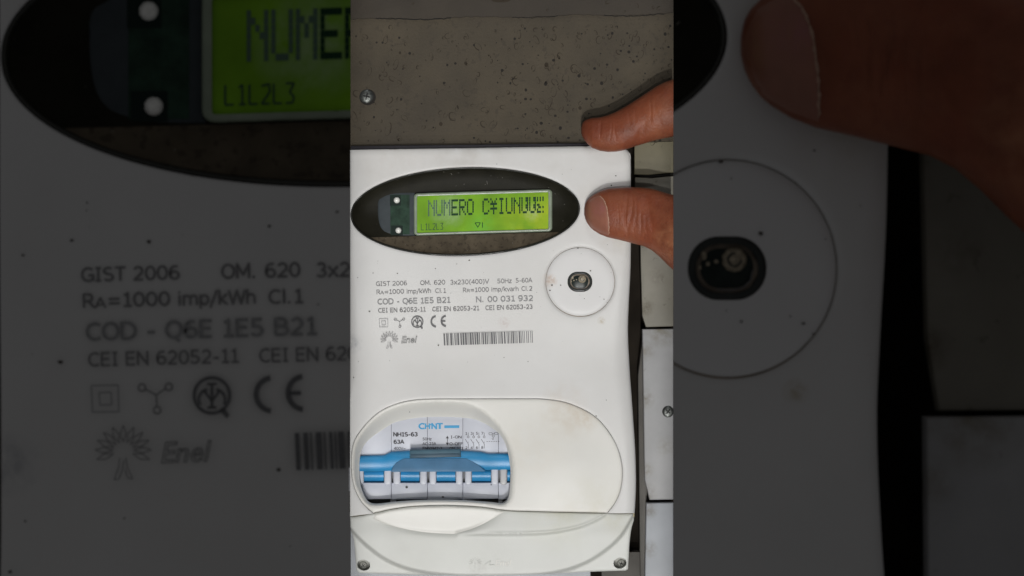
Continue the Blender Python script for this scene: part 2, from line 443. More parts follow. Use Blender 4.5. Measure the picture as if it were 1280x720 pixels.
# lower backing, seen only as the dark gap beside the meter and the slate corner at the bottom left
back = structure(block('backing', [(786.6, 170), (841.8, 170), (841.8, 810), (438.2, 810), (438.2, 302), (786.6, 302)], -75, -45, M['slot'], None, bev=0))  # near-black colour paints the shade deep in the gap
structure(block('corner_plate', rect(438.3, 640, 738, 800), -40, 10, M['panel2'], None, bev=.5))
structure(block('channel_floor', rect(752, 690, 808, 800), -44, -15, M['channel'], None, bev=.5))
structure(block('channel_side', [(797.5, 470), (803, 425), (809, 411), (809, 800), (801, 800)], -40, -6, M['channel'], None, bev=1))

# panels to the right of the gap
def side_block(name, outline, h, m, label, bev=1.0):
    o = block(name, outline, -4, h, m, None, bev=bev); return tag(o, label, 'panel')
side_block('wall_panel', [(793, 170), (841.8, 166), (841.8, 215.5), (825, 217), (812, 218.5), (793, 218)], 12, M['plaster'],
           'olive beige panel between index finger and thumb, above the black crack')
side_block('wall_panel', [(794, 221.5), (815, 222.5), (830, 221), (841.8, 220), (841.8, 408), (807.5, 409), (803, 395), (801, 330), (800, 260), (793.5, 240)], 12, M['plaster2'],
           'dirty grey beige panel behind the thumb, to the right of the gap')
side_block('wall_panel', [(803, 411.5), (841.8, 411), (841.8, 624.5), (812, 625), (806, 600)], 18, M['panel'],
           'pale grey cover panel with a screw near its right edge', 1.6)
side_block('wall_panel', [(808, 629), (841.8, 628.5), (841.8, 800), (805, 800)], 18, M['panel2'],
           'bluish white cover panel at the bottom right, below the small black notch', 1.6)
o = flat('grime', stroke([(799, 219.5), (812, 220.3), (825, 219.6), (841.5, 218)], 2.2), 5.0, M['crack'], None); structure(o); o.name = 'crack'

def make_screw(cx, cy, h, r, m, label, parent=None, tilt=0, lift=2.0, ang=20):
    """pan head cross screw"""
    if parent is None: t = thing('screw', label, 'screw', P(cx, cy, h))
    else:
        t = None
    bm = bmesh.new(); rings = [(1.0, 0), (1.0, .35), (.86, .75), (.5, 1.0)]; seg = 28; prev = None
    for rr, hh in rings:
        cur = [bm.verts.new(P(cx + r*rr*math.cos(2*math.pi*k/seg), cy + r*rr*math.sin(2*math.pi*k/seg), h + hh*lift)) for k in range(seg)]
        if prev:
            for k in range(seg): bm.faces.new((prev[k], prev[(k+1) % seg], cur[(k+1) % seg], cur[k]))
        prev = cur
    bm.faces.new(prev); bmesh.ops.recalc_face_normals(bm, faces=bm.faces)
    head = sharp(obj('head' if t else 'screw', bm, m, t or parent), 30)
    a = math.radians(ang); polys = []
    for q in (0, 90):
        b = a + math.radians(q); dx, dy = math.cos(b)*r*.52, math.sin(b)*r*.52
        polys += stroke([(cx-dx, cy-dy), (cx+dx, cy+dy)], r*.2)
    for i, pz in enumerate(polys):
        pass
    f1 = flat('cross_recess', [polys[0]], h + lift + .12, M['slotblack'], t or head)
    f2 = flat('cross_recess', [polys[1]], h + lift + .2, M['slotblack'], t or head)
    join('cross_recess', [f1, f2])
    return t or head
sc = make_screw(458.3, 120.5, HW, 8.6, M['screwdark'], 'dark cross-head screw in the speckled wall at the upper left', ang=12)
flat('washer', [ellipse(459.5, 121.5, 10.3, 10.0, 28)], HW + .2, M['pitdark'], sc)
make_screw(835, 514.5, 18, 7.2, M['screwdark'], 'grey cross-head screw in the pale grey panel at the right edge', ang=40, lift=1.5)

# ================================================================ THE METER
meter = thing('electricity_meter', 'white plastic electricity meter in full, with lit green display above a breaker opening', 'electricity meter', P(612, 719, 0))
ELL = dict(cx=581.5, cy=264.5, a=143.5, b=55.5)
def ell(k=0, n=160): return ellipse(ELL['cx'], ELL['cy'], ELL['a']-k, ELL['b']-k, n, -1.9, 2.03)
right_edge = spline([(788.5, 196), (788.8, 260), (788.3, 330), (786, 380), (785, 415), (787, 460), (790.5, 510), (793.8, 560), (795, 600), (794, 630), (793, 641.5)], 6)
door_top = spline([(466.5, 642), (453, 629), (443, 610.5), (438.9, 587), (440.8, 557), (451.8, 536.5), (472.5, 515.6), (495.7, 504.6), (518.8, 499.6), (545, 498.4), (582, 498.3), (620, 498.2), (655, 498.2), (680, 498.7), (708.3, 503.2), (737.6, 516.3), (755.8, 532.5), (771, 556.8), (778, 583), (777, 607), (771, 625.4), (759.5, 641.6)], 7)
corner_tr = [(762, 182.6), (772, 183), (779, 184.6), (784.5, 188), (787.5, 192)]
body_outer = [(437.6, 187.5), (520, 186), (640, 184), (735, 182.8)] + corner_tr + right_edge + [(776, 641.6)] + door_top[::-1] + [(452, 643.5), (437.6, 645.5)]
DISC = (725.3, 352.3, 43.2)
def hbody(p, do, dh):
    x, y = p[:, 0], p[:, 1]
    h = np.full(len(p), H)
    h = h - 3.0*np.exp(-((y-440)/60)**2)                       # shallow waist
    # rounded outer edges (not along the door seam)
    edge = np.minimum.reduce([np.interp(y, [c[1] for c in right_edge], [c[0] for c in right_edge]) - x, np.where(y < 330, y - 183 - (787-x)*.0095, 99)])
    cr = np.hypot(np.maximum(0, x - 772), np.maximum(0, 199 - y)); 
    corner = (x > 772) & (y < 199); edge = np.where(corner, 16 - cr, edge)
    r = np.interp(y, [180, 300, 380, 460, 560, 640], [7, 8, 16, 22, 14, 12])
    e = np.clip(edge, 0, r); h = h - (r - np.sqrt(np.maximum(0, r*r - (r-e)**2)))*.55
    le = x - 437.6; rl = np.interp(y, [180, 330, 400, 460, 500], [4, 5, 10, 10, 1]); e = np.clip(le, 0, rl)
    h = h - (rl - np.sqrt(np.maximum(0, rl*rl - (rl-e)**2)))*.45
    # tiny roll at the display and disc openings
    h = h - .9*np.exp(-dh/0.8) - np.where(p[:, 0] > 676, 1.0, 0)*np.where(np.hypot(p[:, 0]-725.3, p[:, 1]-352.3) < 50, 1, 0)*np.exp(-dh/1.6)
    ds = dist(p, door_top, False); h = h - .7*np.exp(-ds/0.9)
    return h
body = panel('housing', body_outer, [ell(), ellipse(*DISC[:2], DISC[2], DISC[2]*1.0, 96)], hbody, M['housing'], meter, step=7,
             rings=(.8, 1.8, 3.2, 5.2, 8, 11, 15, 20), hole_rings=(.6, 1.4, 2.6, 4), skirt=60, hskirt=8)

# backing inside the seams
flat('seam_backing', [ellipse(725.3, 352.3, 45, 45, 64)], H-3.0, M['seam'], meter)
# round optical port cover
PORT = (724.6, 352.2)
def hdisc(p, do, dh):
    return H - .6 - 1.8*np.exp(-do/1.6)
disc = panel('port_cover', ellipse(725.3, 352.3, 42.75, 42.75, 96), [rrect(709.3, 339.6, 740.5, 364.8, 12.3, 10)], hdisc, M['disc'], meter, step=6, rings=(.5, 1.2, 2.2), hole_rings=(.6, 1.5), skirt=5, hskirt=3)
def hrim(p, do, dh): return H - .5 + .9*np.exp(-((do-1.6)/1.1)**2)
rim = panel('port_rim', rrect(709.6, 339.9, 740.2, 364.5, 12.1, 10), [rrect(712.6, 342.6, 737.2, 361.8, 9.3, 10)], hrim, M['portdark'], disc, step=3, rings=(.8, 1.6, 2.3), hole_rings=(.5,), skirt=3, hskirt=5, estep=1.2)
def hwin(p, do, dh): return H - 3.5 + 1.6*(1-np.exp(-do/4))
win = panel('port_window', rrect(712.8, 342.8, 737, 361.6, 9.1, 10), [], hwin, M['portlens'], disc, step=2.5, rings=(.8, 2, 3.5), skirt=0, estep=1.2)
def blob(name, cx, cy, r, h0, hh, m, parent, n=20, ry=None, lump=0):
    bm = bmesh.new(); prev = None; ry = ry or r
    for rr, z in ((1, 0), (.95, .3), (.8, .62), (.55, .85), (.28, .97)):
        cur = [bm.verts.new(P(cx + r*rr*math.cos(2*math.pi*k/n)*(1+lump*math.sin(3*k)), cy + ry*rr*math.sin(2*math.pi*k/n), h0 + hh*z)) for k in range(n)]
        if prev:
            for k in range(n): bm.faces.new((prev[k], prev[(k+1) % n], cur[(k+1) % n], cur[k]))
        prev = cur
    bm.faces.new(prev); bmesh.ops.recalc_face_normals(bm, faces=bm.faces)
    return obj(name, bm, m, parent)
blob('diode', 727.8, 348.8, 4.9, H-1.9, 2.2, M['glint'], win, lump=.05)
flat('diode_ring', stroke([(727.8 + 2.6*math.cos(a*.35), 348.8 + 2.6*math.sin(a*.35)) for a in range(15)], .7), H+.45, M['portdark'], win)
flat('glare_mark', [ellipse(715.8, 347.2, 1.1, 1.8, 9), ellipse(717.4, 350.5, .8, .9, 8), ellipse(714.2, 352, .6, 1.0, 8), ellipse(720.6, 349.6, .9, .8, 8)], H-1.6, M['glint'], win)  # spots of glare painted on the port window
flat('lens_ring', stroke([(735 - 1.0*0 + 0, 353), (734.2, 357), (731, 360), (726, 360.9), (721, 360.3)], .5), H-1.55, M['ink_dark'], win)

# display window: sloped smoked bezel (upper part, lower part with painted reflection), rim, sensor window, screen
def hbez(p, do, dh): return H - 5 - 5*(1-np.exp(-do/14)) + .9*np.exp(-((do-.9)/1.0)**2)*5*.5
SPLIT_Y = lambda x: 293.5 - (x-581)*.028
E1 = ell(1.0)
upper = [q for q in E1 if q[1] < SPLIT_Y(q[0])]; 
# order upper polygon: rotate so it is contiguous
def clip_poly(poly, keep_up):
    out = []
    for i, a in enumerate(poly):
        b = poly[(i+1) % len(poly)]
        fa, fb = a[1]-SPLIT_Y(a[0]), b[1]-SPLIT_Y(b[0])
        if keep_up: fa, fb = -fa, -fb
        if fa > 0: out.append(a)
        if fa*fb < 0:
            t = fa/(fa-fb); out.append((a[0]+(b[0]-a[0])*t, a[1]+(b[1]-a[1])*t))
    return out
def hb(p, do, dh):
    d = dist(p, E1); return H - 2.0 - 9*(1-np.exp(-d/12)) 
bez = panel('display_bezel', clip_poly(E1, True), [], hb, M['smoke'], meter, step=5, rings=(1, 2.2, 4, 7, 12), skirt=0)
bez2 = panel('lower_bezel', clip_poly(E1, False), [], hb, M['brown_sheen'], meter, step=5, rings=(1, 2.2, 4, 7, 12), skirt=0)
def hr(p, do, dh): return H + .3 - .6*np.exp(-do/.5) - 2.0*np.exp(-dh/.8)
panel('bezel_rim', ell(.5), [ell(2.6)], hr, M['rimdark'], meter, step=50, rings=(.5, 1.0), hole_rings=(.5,), skirt=4, hskirt=6, estep=2)
sensor = panel('sensor_window', [(518.5, 241), (518.5, 294.5)] + spline([(500, 295), (486, 294.5), (479, 290), (474.5, 280), (472.6, 268), (472.5, 252), (475, 246), (481, 242), (492, 241)], 5), [],
      lambda p, do, dh: H - 8.5 - .8*np.exp(-do/.8), M['sensor'], meter, step=6, rings=(.7, 1.8), skirt=3)
flat('circuit_board', [rect(488, 243.5, 512, 293)], H-8.35, M['pcb'], sensor)
for q_ in (rect(487.5, 244, 501, 257), rect(489, 282, 503.5, 294)): flat('led_housing', [q_], H-8.2, M['pcbdark'], sensor)
blob('led', 496.0, 250.2, 3.9, H-8.1, 3.2, M['led'], sensor, lump=.04)
blob('led', 498.0, 288.0, 3.8, H-8.1, 3.2, M['led'], sensor, lump=.04)

T = math.tan(math.radians(-1.75))
def L_(x, y): return (x, y + (x-535)*T)            # the screen's own slant
def slant(poly): return [L_(x, y) for x, y in poly]
screen = panel('screen_frame', slant(rrect(517.3, 241.2, 690.3, 294.0, 5)), [slant(rrect(521.3, 244.8, 685.5, 291.0, 1.5))],
      lambda p, do, dh: H - 3.0 - 1.8*np.exp(-do/1.0) - .9*np.exp(-dh/1.5), M['lcdrim'], meter, step=40, rings=(.8, 1.8), hole_rings=(.8,), skirt=4, hskirt=3)
lcd = panel('screen', slant(rrect(521.0, 244.4, 685.8, 291.4, 1.5)), [], lambda p, do, dh: H - 5.6 + 0*do, M['lcd'], meter, step=12, rings=(), skirt=0)
FONT = {'N': ["10001","11001","10101","10011","10001","10001","10001"], 'U': ["10001"]*6+["01110"], 'M': ["10001","11011","10101","10101","10001","10001","10001"],
 'E': ["11111","10000","10000","11110","10000","10000","11111"], 'R': ["11110","10001","10001","11110","10100","10010","10001"], 'O': ["01110"]+["10001"]*5+["01110"],
 'C': ["01110","10001","10000","10000","10000","10001","01110"], 'Y': ["10001","01010","11111","00100","11111","00100","00100"], 'I': ["01110"]+["00100"]*5+["01110"],
 'J': ["10011","10011","10001","10011","10011","10001","01110"], '#': ["10101","10101","00000","11000","01101","10000","11101"], ':': ["00000","00000","10000","10000","00000","10000","00000"]}
def lcd_text(s, x0, y0, pitch, cw, ch, h, m, parent, name='screen_character'):
    out = []
    for i, c in enumerate(s):
        if c == ' ': continue
        polys = []
        for r, row in enumerate(FONT[c]):
            for q, b in enumerate(row):
                if b == '1':
                    x = x0 + i*pitch + q*cw; y = y0 + r*ch
                    polys.append(slant(rect(x, y, x + cw*.97, y + ch*.93)))
        flat(name, polys, h, m if not (callable(m)) else m(i), parent)
lcd_text(' NUMERO CYIUNJJ#', 525.3, 250.2, 9.72, 1.72, 2.92, H-5.3, lambda i: M['lcdfaint'] if i < 4 else M['lcddot'], lcd)
# small fixed symbols
def seg_text(s, x, y, w_, h_, g):
    polys = []
    segs = {'L': [((0,0),(0,1)), ((0,1),(1,1))], '1': [((.2,.15),(.6,0)), ((.6,0),(.6,1)), ((.2,1),(1,1))], '2': [((0,.1),(.9,0)), ((.9,0),(1,.4)), ((1,.4),(0,1)), ((0,1),(1,1))],
            '3': [((0,0),(1,0)), ((1,0),(.45,.45)), ((.45,.45),(1,.7)), ((1,.7),(.8,1)), ((.8,1),(0,1))], '!': [((.5,0),(.5,1))]}
    for c in s:
        for a, b in segs[c]: polys += stroke([L_(x+a[0]*w_, y+a[1]*h_), L_(x+b[0]*w_, y+b[1]*h_)], .75)
        x += g
    return polys
flat('screen_symbol', seg_text('L1L2L3', 526.5, 279.5, 3.3, 7.8, 4.8), H-5.25, M['lcdmid'], lcd)
flat('screen_symbol', stroke([(593.8, 278.6), (600.4, 278.4), (597.3, 284.2), (593.8, 278.6)], .9) + stroke([(603, 277.8), (603.1, 284.6)], .9), H-5.25, M['lcddot'], lcd)

scr_ = []; rs = random.Random(21)
for k in range(26):
    a_ = rs.uniform(0, 6.28); q_ = rs.uniform(.55, .93); x_, y_ = 581.5 + 143*q_*math.cos(a_), 264.5 + 55*q_*math.sin(a_)
    if 470 < x_ < 692 and 238 < y_ < 297: continue
    l_ = rs.uniform(.4, 2.2); t_ = rs.uniform(0, 3.14); scr_ += stroke([(x_, y_), (x_ + l_*math.cos(t_), y_ + l_*math.sin(t_))], rs.uniform(.25, .5))
scr_ += stroke([(608.5, 226), (609.3, 230.5)], .4) + stroke([(563.5, 216.5), (565, 218.4)], .6)
o = flat('scratch', scr_, H-1.6, mat('pale_scratch', (.16, .155, .13), .6), meter); o['kind'] = 'stuff'
# ------------------------------------------------ printed lettering on the housing
HP = H + .22
def arc(cx, cy, rx, ry, a0, a1, n=8): return [(cx + rx*math.cos(math.radians(a0+(a1-a0)*k/n)), cy - ry*math.sin(math.radians(a0+(a1-a0)*k/n))) for k in range(n+1)]
def full(cx, cy, rx, ry, n=18): return arc(cx, cy, rx, ry, 90, 450, n)
# wide sans letters drawn as strokes: advance width, then polylines; baseline y = 0, capital height y = -1
G = {'0': (.78, [full(.39, -.5, .29, .45)]), 'O': (.92, [full(.46, -.5, .38, .45)]), 'Q': (.92, [full(.46, -.5, .38, .45), [(.5, -.06), (.74, .16)]]),
 '1': (.66, [[(.14, -.80), (.36, -.95), (.36, -.05)], [(.10, -.05), (.62, -.05)]]),
 '2': (.78, [arc(.38, -.68, .26, .27, 160, -35) + [(.12, -.05), (.68, -.05)]]),
 '3': (.78, [arc(.35, -.72, .25, .23, 150, -90) , arc(.34, -.27, .30, .22, 90, -150)]),
 '4': (.78, [[(.56, 0), (.56, -.95), (.08, -.28), (.74, -.28)]]),
 '5': (.78, [[(.64, -.95), (.18, -.95), (.17, -.55)] + arc(.34, -.31, .30, .26, 105, -150)]),
 '6': (.78, [[(.62, -.93)] + arc(.46, -.5, .34, .45, 105, 180, 5) + arc(.40, -.31, .28, .26, 180, 540, 18)]),
 '9': (.78, [full(.38, -.68, .28, .27), [(.66, -.68)] + arc(.32, -.5, .34, .45, 0, -80, 6) + [(.16, -.06)]]),
 '8': (.78, [full(.39, -.73, .24, .22), full(.39, -.28, .29, .24)]),
 'G': (.90, [arc(.50, -.5, .40, .45, 45, 320, 16) + [(.82, -.12), (.82, -.45), (.52, -.45)]]), 'C': (.84, [arc(.50, -.5, .40, .45, 48, 312, 16)]),
 'I': (.52, [[(.26, -.95), (.26, -.05)], [(.08, -.95), (.44, -.95)], [(.08, -.05), (.44, -.05)]]),
 'S': (.80, [arc(.40, -.73, .28, .22, 40, 250, 9) + arc(.40, -.28, .30, .23, 80, -145, 9)]),
 'T': (.76, [[(.02, -.95), (.74, -.95)], [(.38, -.95), (.38, 0)]]),
 'M': (1.02, [[(.12, 0), (.12, -.97), (.50, -.25), (.88, -.97), (.88, 0)]]), 'N': (.92, [[(.12, 0), (.12, -.97), (.78, -.03), (.78, -1)]]),
 'H': (.90, [[(.12, 0), (.12, -1)], [(.77, 0), (.77, -1)], [(.12, -.52), (.77, -.52)]]), 'A': (.86, [[(.03, 0), (.42, -.98), (.82, 0)], [(.16, -.32), (.69, -.32)]]),
 'V': (.84, [[(.02, -1), (.42, -.03), (.82, -1)]]), 'W': (1.22, [[(.04, -1), (.32, -.03), (.61, -.97), (.90, -.03), (1.18, -1)]]),
 'D': (.92, [[(.12, -.05), (.12, -.95), (.38, -.95)] + arc(.40, -.5, .40, .45, 85, -85, 10) + [(.12, -.05)]]),
 'E': (.78, [[(.70, -.95), (.13, -.95), (.13, -.05), (.70, -.05)], [(.13, -.52), (.65, -.52)]]),
 'B': (.84, [[(.12, -.05), (.12, -.95), (.42, -.95)] + arc(.44, -.74, .22, .21, 85, -85, 6) + [(.12, -.53)], [(.44, -.53)] + arc(.48, -.29, .26, .24, 85, -85, 7) + [(.12, -.05)]]),
 'R': (.86, [[(.12, 0), (.12, -.95), (.42, -.95)] + arc(.44, -.71, .24, .24, 85, -85, 7) + [(.12, -.47)], [(.42, -.47), (.80, 0)]]),
 'i': (.36, [[(.18, 0), (.18, -.74)], [(.18, -.88), (.18, -1.0)]]), 'l': (.34, [[(.17, 0), (.17, -1.04)]]),
 'm': (1.18, [[(.12, 0), (.12, -.74)], [(.12, -.58)] + arc(.36, -.48, .22, .21, 130, 0, 5) + [(.58, 0)], [(.58, -.50)] + arc(.82, -.48, .22, .21, 150, 0, 5) + [(1.04, 0)]]),
 'p': (.78, [[(.12, .25), (.12, -.74)], full(.40, -.37, .27, .32)]), 'k': (.74, [[(.12, 0), (.12, -1.04)], [(.66, -.74), (.20, -.36), (.70, 0)]]),
 'h': (.78, [[(.12, 0), (.12, -1.04)], [(.12, -.56)] + arc(.38, -.44, .25, .25, 140, 0, 6) + [(.63, 0)]]),
 'v': (.70, [[(.03, -.74), (.35, -.02), (.67, -.74)]]), 'a': (.74, [arc(.34, -.50, .25, .20, 140, 0, 5) + [(.60, 0)], [(.59, -.40), (.32, -.39)] + arc(.32, -.22, .22, .17, 90, 300, 7) + [(.59, -.14)]]),
 'r': (.52, [[(.12, 0), (.12, -.74)], [(.12, -.55), (.28, -.68), (.50, -.70)]]), 'x': (.72, [[(.05, -.74), (.66, 0)], [(.66, -.74), (.05, 0)]]),
 'z': (.66, [[(.08, -.69), (.56, -.69), (.07, -.05), (.60, -.05)]]), '.': (.42, [[(.15, -.16), (.15, 0)]]), '-': (.56, [[(.08, -.38), (.46, -.38)]]),
 '/': (.56, [[(.02, .2), (.52, -1.05)]]), '(': (.50, [arc(.62, -.42, .46, .66, 120, 240, 8)]), ')': (.50, [arc(-.12, -.42, .46, .66, 60, -60, 8)]),
 '=': (.96, [[(.14, -.58), (.82, -.58)], [(.14, -.26), (.82, -.26)]]), '7': (.76, [[(.08, -.95), (.68, -.95), (.26, 0)]]), 'F': (.72, [[(.68, -.95), (.13, -.95), (.13, 0)], [(.13, -.52), (.62, -.52)]]), ' ': (.42, []), '~': (.9, [[(.1, -.35), (.28, -.48), (.6, -.34), (.8, -.46)]])}
def ribbon(bm, pts, wd, h, mapf):
    """even-width stroke; sharp turns are split so that the line keeps its weight"""
    q = [np.array(a, float) for a in pts]; run = [q[0]]; runs = []
    for i in range(1, len(q)):
        run.append(q[i])
        if i < len(q)-1:
            a, b = q[i]-q[i-1], q[i+1]-q[i]
            if a @ b < .6*np.linalg.norm(a)*np.linalg.norm(b):
                run[-1] = q[i] + a/np.linalg.norm(a)*wd*.45; runs.append(run); run = [q[i]]
    runs.append(run)
    for k, rn in enumerate(runs): ribbon_(bm, rn, wd, h + .004*(k % 3), mapf)
def ribbon_(bm, pts, wd, h, mapf):
    p = [np.array(q, float) for q in pts]; n = len(p); L_s = []
    loop = np.linalg.norm(p[0]-p[-1]) < 1e-6 and n > 3
    rows = []
    for i in range(n):
        a = p[i-1] if i else (p[-2] if loop else None); b = p[i+1] if i < n-1 else (p[1] if loop else None)
        d0 = (p[i]-a)/np.linalg.norm(p[i]-a) if a is not None else None; d1 = (b-p[i])/np.linalg.norm(b-p[i]) if b is not None else None
        if d0 is None: d0 = d1
        if d1 is None: d1 = d0
        n0, n1 = np.array((-d0[1], d0[0])), np.array((-d1[1], d1[0])); t = n0+n1; L2 = np.linalg.norm(t)
        t = t/L2 if L2 > .3 else n0; k = min(1.6, 1/max(.35, t @ n0))
        rows.append((p[i] + t*wd/2*k, p[i] - t*wd/2*k))
    vs = [(bm.verts.new(mapf(*a, h)), bm.verts.new(mapf(*b, h))) for a, b in rows]
    for i in range(n-1):
        f = bm.faces.new((vs[i][0], vs[i+1][0], vs[i+1][1], vs[i][1])); f.normal_update()
        if f.normal.y > 0: f.normal_flip()
def lettering(name, s, x0, x1, base, cap, m, parent, tilt=-1.5, wd=.15, h=None, pf=P):
    """text in stroke letters, fitted between x0 and x1"""
    h = HP if h is None else h
    tot = sum(G[c][0] for c in s); sx = (x1-x0)/(tot-.12); ti = math.radians(tilt); bm = bmesh.new(); u0 = -.06
    def mp(u, v, hh):
        a = u*sx; q = v*cap
        return pf(x0 + a*math.cos(ti) - q*math.sin(ti), base + a*math.sin(ti) + q*math.cos(ti), hh)
    k = 0
    for c in s:
        for pl_ in G[c][1]:
            ribbon(bm, [(u0 + q[0], q[1]) for q in pl_], wd, h + .012*(k % 3), mp); k += 1
        u0 += G[c][0]
    return obj(name, bm, m, parent, smooth=False)
for s_, a_, b_, y_, c_ in (('GIST 2006', 470.2, 508.8, 357.6, 5.6), ('OM. 620', 525.6, 556.4, 356.4, 5.8), ('3x230(400)V', 563, 611, 355.8, 5.8), ('50Hz', 621.8, 639.6, 354.2, 5.6), ('5-60A', 644.8, 665, 353.4, 5.6),
       ('R', 470.8, 475.2, 367.9, 5.6), ('A', 475.8, 479.6, 367.9, 4.0), ('=1000', 480.4, 505, 367.6, 5.6), ('imp/kWh', 508.2, 539, 367.0, 5.6), ('Cl.1', 544.2, 557.6, 366.3, 5.6),
       ('R', 578.8, 583, 365.5, 5.6), ('R', 583.8, 587.4, 365.4, 4.0), ('=1000', 588, 611, 365.2, 5.6), ('imp/kvarh', 614, 648.4, 364.6, 5.6), ('Cl.2', 652, 665.4, 363.6, 5.6),
       ('CEI EN 62052-11', 473, 532.2, 391.0, 5.5), ('CEI EN 62053-21', 540.5, 599, 389.4, 5.5), ('CEI EN 62053-23', 607, 665.8, 387.7, 5.5)):
    lettering('printed_lettering', s_, a_, b_, y_, c_, M['ink'], meter)
for s_, a_, b_, y_, c_ in (('COD - Q6E 1E5 B21', 472.2, 563, 380.8, 7.0), ('N. 00 031 932', 595.2, 666.4, 378.0, 7.0)):
    lettering('printed_code', s_, a_, b_, y_, c_, M['ink_light'], meter, wd=.17)
def ring_polys(cx, cy, r0, r1, a0=0, a1=360, n=28):
    out = []
    for k in range(n):
        a, b = math.radians(a0+(a1-a0)*k/n), math.radians(a0+(a1-a0)*(k+1)/n)
        out.append([(cx+r0*math.cos(a), cy+r0*math.sin(a)), (cx+r1*math.cos(a), cy+r1*math.sin(a)), (cx+r1*math.cos(b), cy+r1*math.sin(b)), (cx+r0*math.cos(b), cy+r0*math.sin(b))])
    return out
def sq(x0, y0, x1, y1, t):
    return stroke([(x0, y0), (x1, y0-.2)], t)+stroke([(x1, y0-.2), (x1+.3, y1)], t)+stroke([(x1+.3, y1), (x0+.5, y1+.2)], t)+stroke([(x0+.5, y1+.2), (x0, y0)], t)
flat('class_symbol', sq(474, 398.5, 484.6, 408.8, .5) + sq(477, 401.3, 481.8, 406, .5), HP, M['ink_light'], meter)
flat('network_symbol', stroke([(494.9, 399.8), (499.6, 402.2), (503.6, 399.5)], .6) + stroke([(499.6, 402.2), (499.9, 406.6)], .6)
     + ring_polys(494, 399.3, 1.1, 1.75, n=12) + ring_polys(504.6, 399.0, 1.1, 1.75, n=12) + ring_polys(500, 408.2, 1.1, 1.75, n=12), HP, M['ink'], meter)
flat('test_mark', ring_polys(521.6, 402.4, 6.3, 7.7, n=36) + [[(524.5, 408.2), (526.5, 407.2), (528.6, 410.2), (527.4, 411.6)]]
     + stroke([(521.6, 397.6), (521.6, 407.4)], 1.3) + stroke([(519.6, 397.9), (523.6, 397.8)], 1.0) + stroke([(519.8, 407.2), (523.4, 407.1)], 1.0)
     + ring_polys(520.4, 404.0, 3.4, 4.6, 150, 262, 8) + ring_polys(522.8, 404.0, 3.4, 4.6, 278, 390, 8)
     + stroke([(518.4, 400.4), (521.6, 404.6), (524.8, 400.3)], 1.1), HP, M['ink_dark'], meter)
flat('ce_mark', ring_polys(545.6, 402.0, 5.5, 7.6, 96, 262, 18) + ring_polys(558.2, 401.4, 5.5, 7.6, 96, 262, 18) + stroke([(552, 401.6), (556.8, 401.4)], 1.7), HP, M['ink_dark'], meter)
# sunburst tree logo, thin outlines
tree = []
for a in range(-200, 21, 22):
    t = math.radians(a); cx, cy = 486.6, 424.2
    dx, dy = math.cos(t), math.sin(t); nx, ny = -dy, dx; r0, r1 = 4.0, 11.2
    A = (cx+dx*r0, cy+dy*r0*.85); B = (cx+dx*(r0+r1)/2+nx*1.15, cy+dy*(r0+r1)/2*.88+ny*1.15); E = (cx+dx*r1, cy+dy*r1*.9); F = (cx+dx*(r0+r1)/2-nx*1.15, cy+dy*(r0+r1)/2*.88-ny*1.15)
    tree += stroke([A, B, E, F, A], .38)
tree += stroke([(485.2, 427), (484.8, 431), (483, 435.6), (485, 435.2), (486.3, 431.5), (486.8, 428)], .4) + stroke([(487.6, 427), (488.2, 431), (490.4, 435.2), (488.6, 435.2), (487.2, 431.5)], .4)
flat('sunburst_mark', tree, HP, M['ink'], meter)
text('printed_logo', 'Enel', 501.5, 521.8, 429.0, 8.6, HP, M['ink_light'], meter, shear=.25, outline=.018, tilt=-2)
# bar code
bars = []; x = 554.2; rr = random.Random(11)
while x < 666.5:
    wd = rr.choice([.75, .75, 1.3, 1.9, 2.4]); g = rr.choice([.7, .7, .9, 1.5])
    if x > 650: wd = min(wd, .9); g += .5
    x2 = min(x+wd, 667); t0 = 417.2 - (x-554)*.031; t1 = 417.2 - (x2-554)*.031; sk = .7
    bars.append([(x, t0), (x2, t1), (x2+sk, t1+14.7), (x+sk, t0+14.7)]); x = x2 + g
flat('bar_code', bars, HP, M['ink_dark'], meter)
# loose dirt specks
sp = []
for (x, y, r) in ((461.7, 389.2, .9), (496.8, 341.7, .8), (466.3, 341.3, .6), (586.5, 325.3, 1.0), (544.3, 335.5, .6), (548, 431.7, .8), (769.7, 219.8, .9), (764.3, 231.7, .9),
        (621, 205, .5), (630, 447, .5), (660, 452, .5), (448, 452, .5), (447, 347, .5), (571, 330, .5), (690, 356.5, 1.0), (687.4, 363, .8), (700.7, 356.4, .7), (738.2, 338.5, .9), (722.4, 310.2, .8), (730.5, 373.2, .5), (755, 374, .6),
        (512, 515, .6), (619, 508, .7), (442, 472, .8), (758, 500, .5), (736, 562, .5), (745, 520, .8)):
    sp.append([(x + r*math.cos(a)*rr.uniform(.7, 1.25)*1.2, y + r*math.sin(a)*rr.uniform(.6, 1.1)) for a in [k*math.pi/4 for k in range(8)]])
for k in range(45):
    x, y = rr.uniform(442, 780), rr.uniform(190, 490); r = rr.uniform(.18, .42)
    if ((x-581)/150)**2 + ((y-264)/62)**2 < 1: continue
    sp.append([(x + r*math.cos(a)*rr.uniform(.7, 1.4), y + r*math.sin(a)) for a in [k2*math.pi/3 for k2 in range(6)]])
o = flat('dirt_speck', sp, HP+.1, M['speck'], meter); o['kind'] = 'stuff'

